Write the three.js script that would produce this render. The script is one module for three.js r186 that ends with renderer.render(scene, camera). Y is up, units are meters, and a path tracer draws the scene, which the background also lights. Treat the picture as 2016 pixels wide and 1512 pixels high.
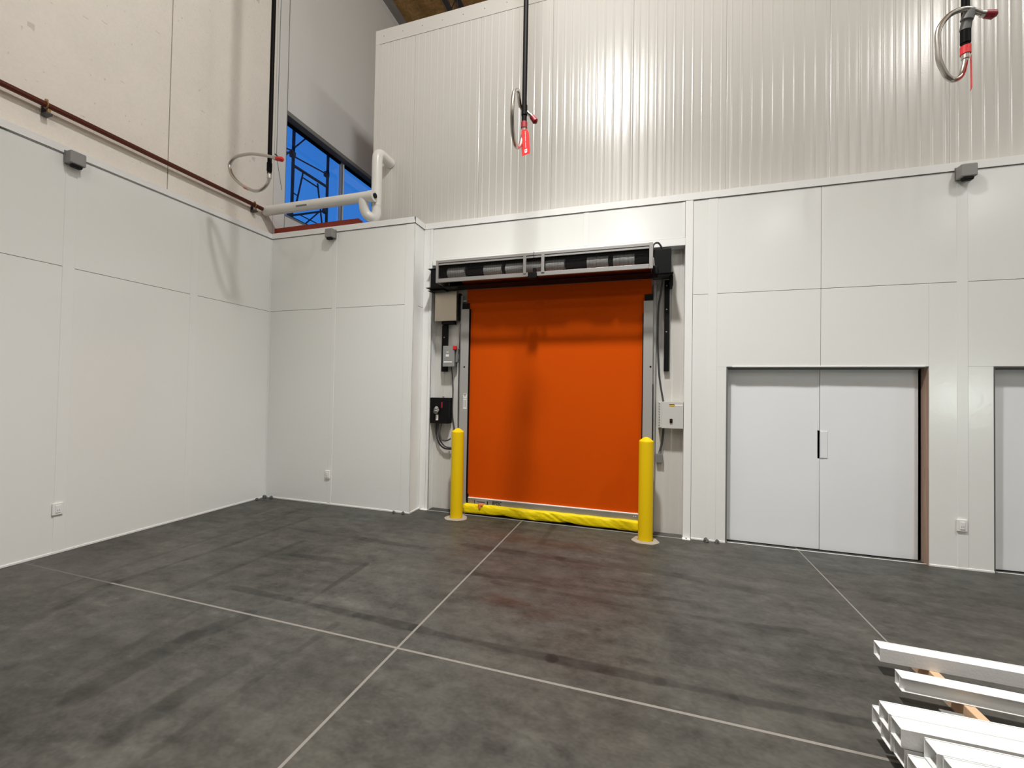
import * as THREE from 'three';
import { RoundedBoxGeometry } from 'three/addons/geometries/RoundedBoxGeometry.js';
import { mergeGeometries, mergeVertices } from 'three/addons/utils/BufferGeometryUtils.js';
import { RectAreaLightUniformsLib } from 'three/addons/lights/RectAreaLightUniformsLib.js';
import { FontLoader } from 'three/addons/loaders/FontLoader.js';
import { TextGeometry } from 'three/addons/geometries/TextGeometry.js';

// ------------------------------------------------------------------ camera, sky, lamps, exposure
const scene = new THREE.Scene();
const camera = new THREE.PerspectiveCamera(84.24, 2016 / 1512, 0.05, 200);
camera.rotation.order = 'YXZ';
camera.position.set(0, 1.7238, 5.515);
camera.rotation.set(0.01805, 0.30657, 0.01693);

const renderer = new THREE.WebGLRenderer();
renderer.toneMapping = THREE.LinearToneMapping;
renderer.toneMappingExposure = 1.06;
renderer.shadowMap.enabled = true;
RectAreaLightUniformsLib.init();

{ // dusk sky seen through the high window
  const w = 32, h = 64, d = new Float32Array(w * h * 4);
  for (let j = 0; j < h; j++) {
    const e = Math.max(0, (j + 0.5) / h * 2 - 1);                 // 0 at the horizon, 1 overhead
    const k = Math.pow(e, 0.8);
    for (let i = 0; i < w; i++) d.set([0.030 - 0.008 * k, 0.235 - 0.17 * k, 0.76 - 0.44 * k, 1], (j * w + i) * 4);
  }
  const t = new THREE.DataTexture(d, w, h, THREE.RGBAFormat, THREE.FloatType);
  t.magFilter = THREE.LinearFilter; t.minFilter = THREE.LinearFilter;
  t.mapping = THREE.EquirectangularReflectionMapping; t.needsUpdate = true;
  scene.background = t;
}
const LAMP_Y = 7.9, LAMP_SPILL = [21, 4, 9], LAMP_BEAM = [112, 12, 40], LAMP_GAIN = [1.38, .42, .6];   // candela: all round through the prismatic globe, and downward
const LAMP_COLOR = new THREE.Color().setRGB(1.0, 0.992, 0.972);
const LAMP_X = [-0.75, 4.4, 9.8], LAMP_Z = [3.2, 7.3, 11.5];

// ------------------------------------------------------------------ helpers
let seed = 7;
const rnd = () => { seed = (seed * 1664525 + 1013904223) >>> 0; return seed / 4294967296; };
const used = {};
function numbered(n) { const k = used[n] || 0; used[n] = k + 1; return k ? n + '_' + String(k).padStart(3, '0') : n; }
function hash(ix, iy, s) { let h = (ix * 374761393 + iy * 668265263 + s * 974634541) | 0; h = Math.imul(h ^ (h >>> 13), 1274126177); return ((h ^ (h >>> 16)) >>> 0) / 4294967296; }
function vnoise(x, y, s, per = 0) {
  let ix = Math.floor(x), iy = Math.floor(y); const fx = x - ix, fy = y - iy;
  const u = fx * fx * (3 - 2 * fx), v = fy * fy * (3 - 2 * fy);
  let jx = ix + 1, jy = iy + 1;
  if (per) { ix = ((ix % per) + per) % per; iy = ((iy % per) + per) % per; jx = ((jx % per) + per) % per; jy = ((jy % per) + per) % per; }
  const a = hash(ix, iy, s), b = hash(jx, iy, s), c = hash(ix, jy, s), d = hash(jx, jy, s);
  return a + (b - a) * u + (c - a) * v + (a - b - c + d) * u * v;
}
function fbm(x, y, s, oct = 4, per = 0) { let t = 0, a = 0.5, n = 0; for (let o = 0; o < oct; o++) { t += a * vnoise(x, y, s + o, per); n += a; x *= 2; y *= 2; per *= 2; a *= 0.5; } return t / n; }
const toS = v => { v = Math.min(1, Math.max(0, v)); return 255 * (v <= 0.0031308 ? 12.92 * v : 1.055 * Math.pow(v, 1 / 2.4) - 0.055); };
function tex(w, h, fn, srgb, rx, ry) {
  const d = new Uint8Array(w * h * 4), o = [0, 0, 0];
  for (let j = 0; j < h; j++) for (let i = 0; i < w; i++) {
    fn((i + 0.5) / w, (j + 0.5) / h, o);
    const k = (j * w + i) * 4;
    if (srgb) { d[k] = toS(o[0]); d[k + 1] = toS(o[1]); d[k + 2] = toS(o[2]); } else { d[k] = o[0] * 255; d[k + 1] = o[1] * 255; d[k + 2] = o[2] * 255; }
    d[k + 3] = 255;
  }
  const t = new THREE.DataTexture(d, w, h);
  t.magFilter = THREE.LinearFilter; t.minFilter = THREE.LinearMipmapLinearFilter; t.generateMipmaps = true;
  t.wrapS = t.wrapT = THREE.RepeatWrapping;
  if (rx) t.repeat.set(rx, ry);
  if (srgb) t.colorSpace = THREE.SRGBColorSpace;
  t.needsUpdate = true; return t;
}
function grayTex(n, fn, perMetre) { return tex(n, n, (u, v, o) => { o[0] = o[1] = o[2] = Math.min(1, Math.max(0, fn(u, v))); }, false, perMetre, perMetre); }
const lin = (r, g, b) => new THREE.Color().setRGB(r, g, b);
function mat(color, roughness, extra = {}) { return new THREE.MeshStandardMaterial({ color, roughness, metalness: 0, ...extra }); }
// planar uv in metres from the dominant normal
function metreUV(g) {
  if (g.index) g = g.toNonIndexed();
  const p = g.attributes.position, n = g.attributes.normal, uv = new Float32Array(p.count * 2);
  for (let i = 0; i < p.count; i++) {
    const ax = Math.abs(n.getX(i)), ay = Math.abs(n.getY(i)), az = Math.abs(n.getZ(i));
    if (az >= ax && az >= ay) { uv[2 * i] = p.getX(i); uv[2 * i + 1] = p.getY(i); }
    else if (ax >= ay) { uv[2 * i] = p.getZ(i); uv[2 * i + 1] = p.getY(i); }
    else { uv[2 * i] = p.getX(i); uv[2 * i + 1] = p.getZ(i); }
  }
  g.setAttribute('uv', new THREE.BufferAttribute(uv, 2)); return g;
}
// box between two corners; r rounds its edges
function bx(x0, x1, y0, y1, z0, z1, r = 0) {
  const w = x1 - x0, h = y1 - y0, d = z1 - z0;
  let g = r ? new RoundedBoxGeometry(w, h, d, 2, Math.min(r, w / 2.01, h / 2.01, d / 2.01)) : new THREE.BoxGeometry(w, h, d);
  g.translate((x0 + x1) / 2, (y0 + y1) / 2, (z0 + z1) / 2);
  return metreUV(g);
}
function cyl(r0, r1, h, seg = 24) { return new THREE.CylinderGeometry(r1, r0, h, seg); }
function bar(a, b, r, seg = 10, r2 = r) { // cylinder from a to b
  const A = new THREE.Vector3(...a), B = new THREE.Vector3(...b), d = B.clone().sub(A), L = d.length();
  const g = new THREE.CylinderGeometry(r2, r, L, seg); g.translate(0, L / 2, 0);
  g.applyQuaternion(new THREE.Quaternion().setFromUnitVectors(new THREE.Vector3(0, 1, 0), d.normalize()));
  g.translate(A.x, A.y, A.z); return g;
}
function tube(pts, r, n = 60, seg = 10) { return new THREE.TubeGeometry(new THREE.CatmullRomCurve3(pts.map(p => new THREE.Vector3(...p)), false, 'centripetal'), n, r, seg, false); }
function join(list) {
  list = list.map(g => { g = g.index ? g.toNonIndexed() : g; if (!g.attributes.uv) g.setAttribute('uv', new THREE.BufferAttribute(new Float32Array(g.attributes.position.count * 2), 2)); for (const k of Object.keys(g.attributes)) if (!['position', 'normal', 'uv'].includes(k)) g.deleteAttribute(k); return g; });
  return list.length === 1 ? list[0] : mergeGeometries(list);
}
function mesh(name, g, m, parent) {
  const o = new THREE.Mesh(Array.isArray(g) ? join(g) : g, m);
  o.name = parent ? name : numbered(name); o.castShadow = o.receiveShadow = true;
  (parent || scene).add(o); return o;
}
function group(name, x = 0, y = 0, z = 0) { const o = new THREE.Group(); o.name = numbered(name); o.position.set(x, y, z); scene.add(o); return o; }
function tag(o, label, category, grp) { o.userData.label = label; o.userData.category = category; if (grp) o.userData.group = grp; return o; }
function struct(o, label, category) { o.userData.kind = 'structure'; o.userData.label = label; o.userData.category = category; return o; }

// ------------------------------------------------------------------ textures and materials
const T = {};
T.fine = grayTex(256, (u, v) => fbm(u * 32, v * 32, 11, 3, 32), 4);            // 0.25 m tile, fine grain
T.wavy = grayTex(256, (u, v) => fbm(u * 4, v * 4, 21, 3, 4), 0.55);           // slow unevenness of thin sheet
T.orange = grayTex(256, (u, v) => 0.6 * fbm(u * 24, v * 24, 31, 2, 24) + 0.4 * fbm(u * 5, v * 5, 36, 2, 5), 1.4);
T.stucco = grayTex(512, (u, v) => 0.5 * vnoise(u * 128, v * 128, 41, 128) + 0.3 * vnoise(u * 64, v * 64, 42, 64) + 0.2 * vnoise(u * 16, v * 16, 43, 16), 1.2);
T.weave = grayTex(128, (u, v) => 0.5 + 0.25 * Math.sin(u * Math.PI * 64) + 0.25 * Math.sin(v * Math.PI * 64), 8);
T.brushed = grayTex(256, (u, v) => 0.45 + 0.4 * vnoise(u * 90, v * 4, 51, 0) + 0.15 * vnoise(u * 20, v * 20, 52, 20), 2);
T.concreteWall = tex(512, 512, (u, v, o) => {
  let k = 0.93 + 0.09 * fbm(u * 6, v * 6, 61, 4, 6) + 0.03 * (vnoise(u * 120, v * 120, 66, 120) - 0.5);
  const s = vnoise(u * 60, v * 60, 67, 60); if (s > 0.965) k *= 0.8;
  o[0] = 0.90 * k; o[1] = 0.84 * k; o[2] = 0.755 * k;
}, true, 0.4, 0.4);
T.osb = tex(512, 512, (u, v, o) => {
  const a = vnoise(u * 40, v * 14, 71, 0), b = vnoise(u * 14, v * 40, 72, 0), c = vnoise(u * 60, v * 60, 73, 60);
  const k = 0.55 + 0.5 * (a > b ? a : b) * (0.7 + 0.5 * c);
  o[0] = 0.50 * k; o[1] = 0.29 * k; o[2] = 0.105 * k;
}, true, 0.8, 0.8);
T.wood = tex(256, 256, (u, v, o) => {
  const g = vnoise(u * 40 + 3 * vnoise(u * 3, v * 2, 82), v * 3, 81), k = 0.75 + 0.4 * g;
  o[0] = 0.36 * k; o[1] = 0.245 * k; o[2] = 0.185 * k;
}, true, 4, 1);
// sealed slab: trowel mottling, scuffs, tyre and form marks, red-brown stains, orange door reflection painted in near the roll door
const FX0 = -6.1, FX1 = 5.1, FZ0 = -0.4, FZ1 = 5.2;
const MARKS = [ // [half width, strength, points (x, z)]  dark streaks
  [0.05, 0.24, [[-4.21, 3.76], [-4.31, 3.39], [-4.41, 2.98]]], [0.035, 0.28, [[-4.40, 3.0], [-4.34, 2.44], [-4.30, 1.89], [-4.25, 0.9]]],
  [0.035, 0.30, [[-3.74, 2.96], [-3.72, 2.35], [-3.67, 1.63]]], [0.085, 0.30, [[-2.98, 3.95], [-2.97, 3.36], [-2.87, 3.03]]],
  [0.07, 0.26, [[-2.48, 4.1], [-2.43, 3.45]]], [0.035, 0.36, [[-3.4, 2.72], [-2.76, 2.72], [-2.09, 2.74], [-1.59, 2.75], [-1.43, 2.77]]],
  [0.04, 0.28, [[-3.5, 1.97], [-2.62, 1.93]]], [0.04, 0.26, [[-4.3, 1.32], [-3.1, 1.33], [-2.2, 1.36]]],
  [0.034, 0.38, [[-1.39, 2.77], [-0.57, 2.77], [0.1, 2.78], [0.49, 2.78], [1.12, 2.77]]],
  [0.035, 0.24, [[-1.75, 1.78], [-0.64, 1.72], [0.35, 1.66]]], [0.03, 0.24, [[-1.3, 1.86], [0.12, 1.92], [1.12, 1.86]]],
  [0.05, 0.26, [[-1.9, 1.1], [-0.83, 1.13], [0.3, 1.14], [1.02, 1.28]]], [0.03, 0.30, [[-2.62, 1.9], [-2.59, 2.73]]],
  [0.04, 0.30, [[-1.12, 0.02], [-1.13, 0.72]]], [0.03, 0.16, [[-3.3, 2.9], [-3.2, 3.9]]], [0.045, 0.16, [[2.0, 1.2], [3.4, 1.25]]],
  [0.012, -0.28, [[-5.02, 2.4], [-5.0, 0.5]]], [0.03, 0.2, [[-4.75, 3.4], [-4.7, 2.2], [-4.66, 0.6]]], [0.02, .2, [[-2.15, 2.9], [-2.2, 4.1]]], [0.12, .12, [[-1.95, 3.1], [-2.1, 4.2]]], [0.06, 0.14, [[0.2, 2.2], [1.6, 2.25]]],
];
const BLOBS = [ // x, z, rx, rz, strength, kind (0 dark, 1 light, 2 red-brown)
  [-3.29, 3.62, .40, .16, .34, 0], [-3.89, 3.76, .2, .07, .3, 0], [-3.3, 3.8, .18, .08, .28, 0], [-3.2, 4.15, .55, .35, .30, 0], [-1.8, 3.37, .30, .13, .42, 0], [-2.33, 3.78, .2, .1, .26, 0],
  [-0.78, 3.58, .16, .2, .36, 0], [-0.94, 3.08, .3, .1, .18, 0], [-1.41, 3.06, .16, .06, .26, 0], [-2.3, 1.5, .6, .3, .12, 0], [-2.75, 0.75, .5, .2, .16, 0],
  [-1.62, 0.62, .34, .15, .50, 2], [-1.2, 0.72, .40, .16, .55, 2], [-0.75, 0.75, .3, .14, .4, 2], [-1.08, 2.16, .25, .09, .75, 2], [-0.75, 2.26, .17, .11, .65, 2], [-0.55, 1.15, .4, .14, .3, 2], [-1.5, 1.2, .6, .5, .22, 2], [-0.5, 1.8, .8, .6, .25, 2],  // nearest the door: its orange reflection painted in; farther out: stains
  [-0.29, 2.09, .22, .12, .16, 1], [-2.86, 1.62, .35, .18, .16, 1], [-2.23, 2.04, .45, .3, .16, 1], [-0.55, 3.46, .15, .09, .24, 1], [0.66, 2.32, .22, .15, .22, 1], [-2.35, 2.6, .4, .1, .22, 1], [-2.45, 3.55, .30, .14, .16, 1], [-4.9, 1.6, .8, .9, .15, 1], [-4.2, 3.3, .5, .35, .12, 1], [-0.9, 2.5, .5, .2, .12, 1],
];
const floorTone = (x, z, o) => {
  const wob = 0.05 * (fbm(x * 2.3, z * 2.3, 104, 3) - 0.5), wob2 = 0.5 * (fbm(x * 3, z * 3, 109, 4) - 0.5);
  let k = 0.66 + 0.60 * fbm(x * 0.9, z * 1.3, 101, 6) + 0.56 * (fbm(x * 2.6, z * 13, 107, 6) - 0.5) + 0.62 * (fbm(x * 9, z * 11, 127, 6) - 0.5) + 0.26 * (vnoise(x * 60, z * 90, 110) - 0.5) + 0.4 * (vnoise(x * 22, z * 30, 113) - 0.5) * fbm(x * 2, z * 2, 114, 2);
  const arc = fbm(Math.hypot(x + 1, z - 9) * 9, Math.atan2(z - 9, x + 1) * 7, 112, 3); k += 0.16 * (arc - 0.5);
  let red = 0;
  for (const [w, s, pts] of MARKS) for (let i = 0; i + 1 < pts.length; i++) {
    const [ax, az] = pts[i], [bx_, bz] = pts[i + 1], dx = bx_ - ax, dz = bz - az;
    let t = ((x - ax) * dx + (z - az) * dz) / (dx * dx + dz * dz); t = t < 0 ? 0 : t > 1 ? 1 : t;
    const d = Math.hypot(x - ax - t * dx, z - az - t * dz) + wob;
    if (d < w * 1.3) { const m = Math.min(1, (w * 1.3 - d) / (w * 0.45)); const f = s * .85 * m * (0.25 + 1.1 * fbm(x * 7, z * 7, 115, 3)); k *= 1 - Math.max(-.4, Math.min(.5, f)) * 1.35; }
  }
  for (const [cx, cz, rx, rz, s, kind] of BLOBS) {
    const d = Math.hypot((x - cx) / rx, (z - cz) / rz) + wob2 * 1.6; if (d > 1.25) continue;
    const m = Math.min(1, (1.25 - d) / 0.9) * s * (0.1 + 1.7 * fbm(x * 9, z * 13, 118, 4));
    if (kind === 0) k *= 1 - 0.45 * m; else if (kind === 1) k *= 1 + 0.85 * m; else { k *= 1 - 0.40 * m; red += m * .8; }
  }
  const sc = vnoise(x * 3, z * 30, 121) * vnoise(x * 17, z * 40, 122); if (sc > 0.6) k *= 1 + 1.1 * (sc - .6);
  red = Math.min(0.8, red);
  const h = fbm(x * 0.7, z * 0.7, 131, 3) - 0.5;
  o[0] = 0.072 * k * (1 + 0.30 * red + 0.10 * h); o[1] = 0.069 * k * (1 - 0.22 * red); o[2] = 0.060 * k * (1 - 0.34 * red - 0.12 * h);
};
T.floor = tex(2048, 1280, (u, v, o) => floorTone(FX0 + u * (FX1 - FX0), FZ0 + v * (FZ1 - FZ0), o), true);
T.floorRough = tex(512, 512, (u, v, o) => { const k = 0.36 + 0.30 * fbm(u * 14, v * 10, 141, 5, 0); o[0] = o[1] = o[2] = k; }, false);
T.floorFar = tex(512, 512, (u, v, o) => { const k = 0.62 + 0.5 * fbm(u * 5, v * 5, 151, 5, 5) + 0.1 * (vnoise(u * 200, v * 200, 155, 200) - .5); o[0] = .080 * k; o[1] = .076 * k; o[2] = .067 * k; }, true, 0.25, 0.25);

const M = {
  liner: new THREE.MeshPhysicalMaterial({ color: lin(.84, .848, .82), roughness: .19, bumpMap: T.orange, bumpScale: .0006 }),
  batten: new THREE.MeshPhysicalMaterial({ color: lin(.85, .855, .83), roughness: .24 }),
  trim: mat(lin(.87, .87, .85), .38),
  backing: mat(lin(.16, .155, .15), .9),
  ribbed: new THREE.MeshPhysicalMaterial({ color: lin(.66, .64, .60), roughness: .25, metalness: .05, bumpMap: T.fine, bumpScale: .0004 }),
  concrete: mat(0xffffff, .9, { map: T.concreteWall, bumpMap: T.stucco, bumpScale: .003 }),
  block: mat(lin(.36, .35, .33), .9, { bumpMap: T.stucco, bumpScale: .003 }),
  drywall: mat(lin(.83, .815, .78), .85, { bumpMap: T.stucco, bumpScale: .001 }),
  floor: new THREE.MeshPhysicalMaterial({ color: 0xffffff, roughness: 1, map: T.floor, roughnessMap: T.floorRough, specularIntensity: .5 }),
  floorFar: mat(0xffffff, .55, { map: T.floorFar }),
  filler: mat(lin(.235, .22, .195), .7, { bumpMap: T.fine, bumpScale: .002 }),
  fillerWorn: mat(lin(.125, .12, .108), .8),
  osb: mat(0xffffff, .85, { map: T.osb }),
  steelDark: mat(lin(.05, .05, .055), .5),
  black: new THREE.MeshPhysicalMaterial({ color: lin(.005, .005, .0055), roughness: .5, specularIntensity: .35 }),
  blackMatte: new THREE.MeshPhysicalMaterial({ color: lin(.006, .006, .006), roughness: .8, specularIntensity: .25 }),
  alu: mat(lin(.36, .35, .335), .45, { metalness: .55 }),
  aluPaint: mat(lin(.42, .415, .40), .5, { metalness: .25, bumpMap: T.fine, bumpScale: .0004 }),
  stainless: mat(lin(.62, .56, .47), .34, { metalness: .95 }),
  chrome: mat(lin(.50, .47, .43), .3, { metalness: 1 }),
  greyBox: mat(lin(.20, .20, .195), .5),
  greyPlastic: mat(lin(.28, .275, .265), .55),
  cabinet: mat(lin(.60, .59, .565), .42),
  curtain: new THREE.MeshPhysicalMaterial({ color: lin(.62, .076, .001), roughness: .85, specularIntensity: .15, bumpMap: T.weave, bumpScale: .0003 }),
  orangeStrap: mat(lin(.75, .22, .05), .7),
  yellow: new THREE.MeshPhysicalMaterial({ color: lin(.88, .59, .004), roughness: .45, specularIntensity: .5, bumpMap: T.fine, bumpScale: .0006 }),
  vinyl: new THREE.MeshPhysicalMaterial({ color: lin(.88, .68, .004), roughness: .5, specularIntensity: .5 }),
  grout: mat(lin(.42, .37, .29), .9, { bumpMap: T.stucco, bumpScale: .002 }),
  copper: mat(lin(.12, .032, .018), .38, { metalness: .55 }),
  bronze: mat(lin(.34, .20, .08), .45, { metalness: .6 }),
  pvc: new THREE.MeshPhysicalMaterial({ color: lin(.82, .80, .75), roughness: .3 }),
  redSteel: mat(lin(.36, .045, .022), .55, { bumpMap: T.fine, bumpScale: .0006 }),
  red: mat(lin(.62, .012, .015), .45),
  redTag: mat(lin(.78, .03, .03), .5),
  redDark: mat(lin(.26, .008, .016), .45),
  pipeBlack: new THREE.MeshPhysicalMaterial({ color: lin(.006, .005, .005), roughness: .5, specularIntensity: .15 }),
  white: mat(lin(.85, .84, .81), .5),
  sheet: new THREE.MeshPhysicalMaterial({ color: lin(.86, .875, .89), roughness: .42, bumpMap: T.wavy, bumpScale: .004 }),
  wood: mat(0xffffff, .8, { map: T.wood }),
  lumber: mat(lin(.66, .44, .27), .8, { bumpMap: T.brushed, bumpScale: .001 }),
  beamWhite: new THREE.MeshPhysicalMaterial({ color: lin(.82, .83, .82), roughness: .35, bumpMap: T.fine, bumpScale: .0005 }),
  frameGrey: mat(lin(.33, .33, .31), .5, { metalness: .4 }),
  glass: new THREE.MeshPhysicalMaterial({ color: 0xffffff, transmission: 1, thickness: 0, roughness: .02, ior: 1.5 }),
  scaffold: mat(lin(.012, .016, .03), .6),
  labelYellow: mat(lin(.72, .45, .03), .6),
  sealant: mat(lin(.10, .10, .10), .8),
  clear: mat(lin(.06, .06, .06), .3),
};

// ------------------------------------------------------------------ the room shell
const XC = -5.85, XL = -5.705, ZJ = 0.278, XJ = -3.13, ZM = -0.14, YT = 4.078, YM = 2.93, CEIL = 10.9, XR = 22, ZB = 24, ZF = -9;

// floor: near slabs between the saw cuts, and the rest
{
  const f = struct(group('floor'), 'dark grey sealed concrete warehouse floor with pale saw cut joints', 'floor');
  const slab = (x0, x1, z0, z1) => {
    const g = new THREE.BoxGeometry(x1 - x0, .15, z1 - z0); g.translate((x0 + x1) / 2, -.075, (z0 + z1) / 2);
    const p = g.attributes.position, uv = g.attributes.uv;
    for (let i = 0; i < p.count; i++) uv.setXY(i, (p.getX(i) - FX0) / (FX1 - FX0), (p.getZ(i) - FZ0) / (FZ1 - FZ0));
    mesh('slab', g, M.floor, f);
  };
  const jx = [-1.567, 1.643], jz = 3.005, w = .009;
  const xs = [[FX0, jx[0] - w], [jx[0] + w, jx[1] - w * .7], [jx[1] + w * .7, FX1]];
  for (const [a, b] of xs) { slab(a, b, FZ0, jz - w); slab(a, b, jz + w, FZ1); }
  const strip = (x0, x1, z0, z1) => mesh('joint_filler', bx(x0, x1, -.1, .0008, z0, z1), M.filler, f);
  strip(jx[0] - w, jx[0] + w, FZ0, FZ1);
  strip(jx[1] - w * .7, jx[1] + w * .7, FZ0, jz - w); strip(jx[1] - w * .7, jx[1] + w * .7, jz + w, FZ1);
  for (const [a, b] of [[-4.42, xs[0][1]], xs[1], xs[2]]) strip(a, b, jz - w, jz + w);
  mesh('joint_filler', bx(FX0, -4.42, -.1, .0004, jz - w, jz + w), M.fillerWorn, f);
  mesh('threshold_strip', bx(-2.98, .43, -.01, .004, .014, .030), M.aluPaint, f);
  mesh('threshold_strip', bx(.90, 2.80, -.01, .004, -.048, -.036), M.white, f);
  mesh('threshold_strip', bx(3.32, 5.05, -.01, .004, -.048, -.036), M.white, f);
  const far = (x0, x1, z0, z1) => mesh('slab', bx(x0, x1, -.15, 0, z0, z1), M.floorFar, f);
  far(-6.1, FX1, FZ1, ZB + .2); far(FX1, XR + .2, ZF - .2, ZB + .2); far(-6.1, FX1, ZF - .2, FZ0);
}
struct(mesh('ground', bx(-40, -6.12, -.3, -.05, -40, 30), mat(lin(.05, .05, .045), .9)), 'dark ground outside the building', 'ground');

// ceiling: wood deck on steel joists
{
  const c = struct(group('ceiling'), 'high wood board roof deck on dark steel joists', 'ceiling');
  mesh('deck', bx(XC - .25, XR + .2, CEIL, CEIL + .2, ZF - .2, ZB + .2), M.osb, c);
  for (let i = 0; i < 9; i++) {
    const x = -4.3 + i * 2.6, parts = [bx(x - .05, x + .05, CEIL - .06, CEIL, ZF, ZB), bx(x - .05, x + .05, CEIL - .66, CEIL - .60, ZF, ZB)];
    for (let z = ZF; z < ZB; z += .6) { parts.push(bar([x, CEIL - .62, z], [x, CEIL - .04, z + .3], .014, 6), bar([x, CEIL - .04, z + .3], [x, CEIL - .62, z + .6], .014, 6)); }
    mesh('joist', parts, M.steelDark, c);
  }
  mesh('conduit', bar([-4.66, CEIL - .03, ZF + .05], [-4.66, CEIL - .03, ZB - .05], .014, 8), M.white, c);
  mesh('ledger', bx(XC, XC + .05, CEIL - .26, CEIL, ZF, ZB), M.greyPlastic, c);
}

// left wall: tilt-up concrete below, drywall near and above the high window
{
  const w = struct(group('wall_left'), 'painted concrete outer wall above the white lining', 'wall');
  const X0 = XC - .25, jz = 1.735, z1 = .14;
  mesh('concrete_panel', bx(X0, XC, 0, CEIL, jz + .006, 8.3), M.concrete, w);
  mesh('concrete_panel', bx(X0, XC, 0, CEIL, z1 + .004, jz - .006), M.concrete, w);
  mesh('concrete_panel', bx(X0, XC, 0, CEIL, 8.31, ZB), M.concrete, w);
  mesh('joint_filler', [bx(X0, XC - .012, 0, CEIL, jz - .006, jz + .006), bx(X0, XC - .004, 0, CEIL, z1 - .004, z1 + .004)], mat(lin(.30, .27, .23), .9), w);
  mesh('jamb_strip', bx(X0, XC, 0, CEIL, -.09, z1 - .004), M.drywall, w);
  mesh('corner_bead', bx(XC - .02, XC + .006, 4.17, CEIL, -.096, -.084, .003), M.alu, w);
  mesh('drywall', [bx(X0, XC, 0, 4.623, -4.4, -.09), bx(X0, XC, 6.43, CEIL, -4.4, -.09), bx(X0, XC, 0, CEIL, ZF, -4.4)], M.drywall, w);
}
// high window
{
  const w = struct(group('window_1'), 'high window with blue dusk sky behind the white insulated pipe', 'window');
  const x0 = XC - .20, x1 = XC - .14;
  mesh('frame_head', bx(x0, XC - .005, 6.36, 6.43, -4.4, -.09), M.frameGrey, w);
  mesh('frame_gasket', bx(x0 - .01, x0 + .05, 6.325, 6.36, -4.4, -.09), M.blackMatte, w);
  mesh('frame_sill', bx(x0, XC - .002, 4.623, 4.66, -4.4, -.09), M.frameGrey, w);
  mesh('frame_jamb', bx(x0, x1, 4.66, 6.36, -.13, -.09), M.frameGrey, w);
  mesh('frame_jamb', bx(x0, x1, 4.66, 6.36, -4.4, -4.36), M.frameGrey, w);
  for (const z of [-1.64, -3.2]) { const m = mesh('mullion', bx(x0 + .006, x1 + .01, 4.66, 6.36, z - .035, z + .035), M.frameGrey, w); mesh('mullion_edge', bx(x1 + .01, x1 + .016, 4.66, 6.33, z - .034, z - .012), M.trim, m); }
  for (const [a, b] of [[-1.605, -.13], [-3.165, -1.675], [-4.36, -3.235]]) mesh('pane', bx(x0 + .02, x0 + .026, 4.66, 6.36, a, b), M.glass, w);
}
// far walls that close the room
struct(mesh('wall_right', bx(XR, XR + .2, 0, CEIL, ZF, ZB), M.block), 'plain painted side wall far to the right', 'wall');
struct(mesh('wall_rear', [bx(XC, 15.0, 0, CEIL, ZB, ZB + .2), bx(17.8, XR, 0, CEIL, ZB, ZB + .2), bx(15.0, 17.8, 2.6, CEIL, ZB, ZB + .2), bx(15.0, 17.8, 0, 1.1, ZB, ZB + .2)], M.block), 'plain painted wall behind the camera', 'wall');
struct(mesh('wall_outer', bx(XC, XR, 0, CEIL, ZF - .2, ZF), M.drywall), 'plain outer wall behind the cold store', 'wall');
{ // lit office window in the rear wall, mirrored in the glossy lining
  const w = struct(group('window_2'), 'lit office window in the wall behind the camera', 'window');
  mesh('frame', [bx(15.0, 17.8, 1.1, 1.17, ZB - .02, ZB + .1), bx(15.0, 17.8, 2.53, 2.6, ZB - .02, ZB + .1), bx(15.0, 15.07, 1.17, 2.53, ZB - .02, ZB + .1), bx(17.73, 17.8, 1.17, 2.53, ZB - .02, ZB + .1)], M.frameGrey, w);
  mesh('lit_pane', bx(15.07, 17.73, 1.17, 2.53, ZB + .04, ZB + .08), mat(lin(.5, .5, .48), .5, { emissive: lin(.9, 1, .92), emissiveIntensity: 8 }), w);
  const l = new THREE.RectAreaLight(lin(.9, 1, .92), 20, 2.6, 1.3); l.position.set(16.4, 1.85, ZB + .03); l.lookAt(16.4, 1.85, 0); w.add(l); l.position.set(16.4, 1.85, ZB + .03);
}

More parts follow.
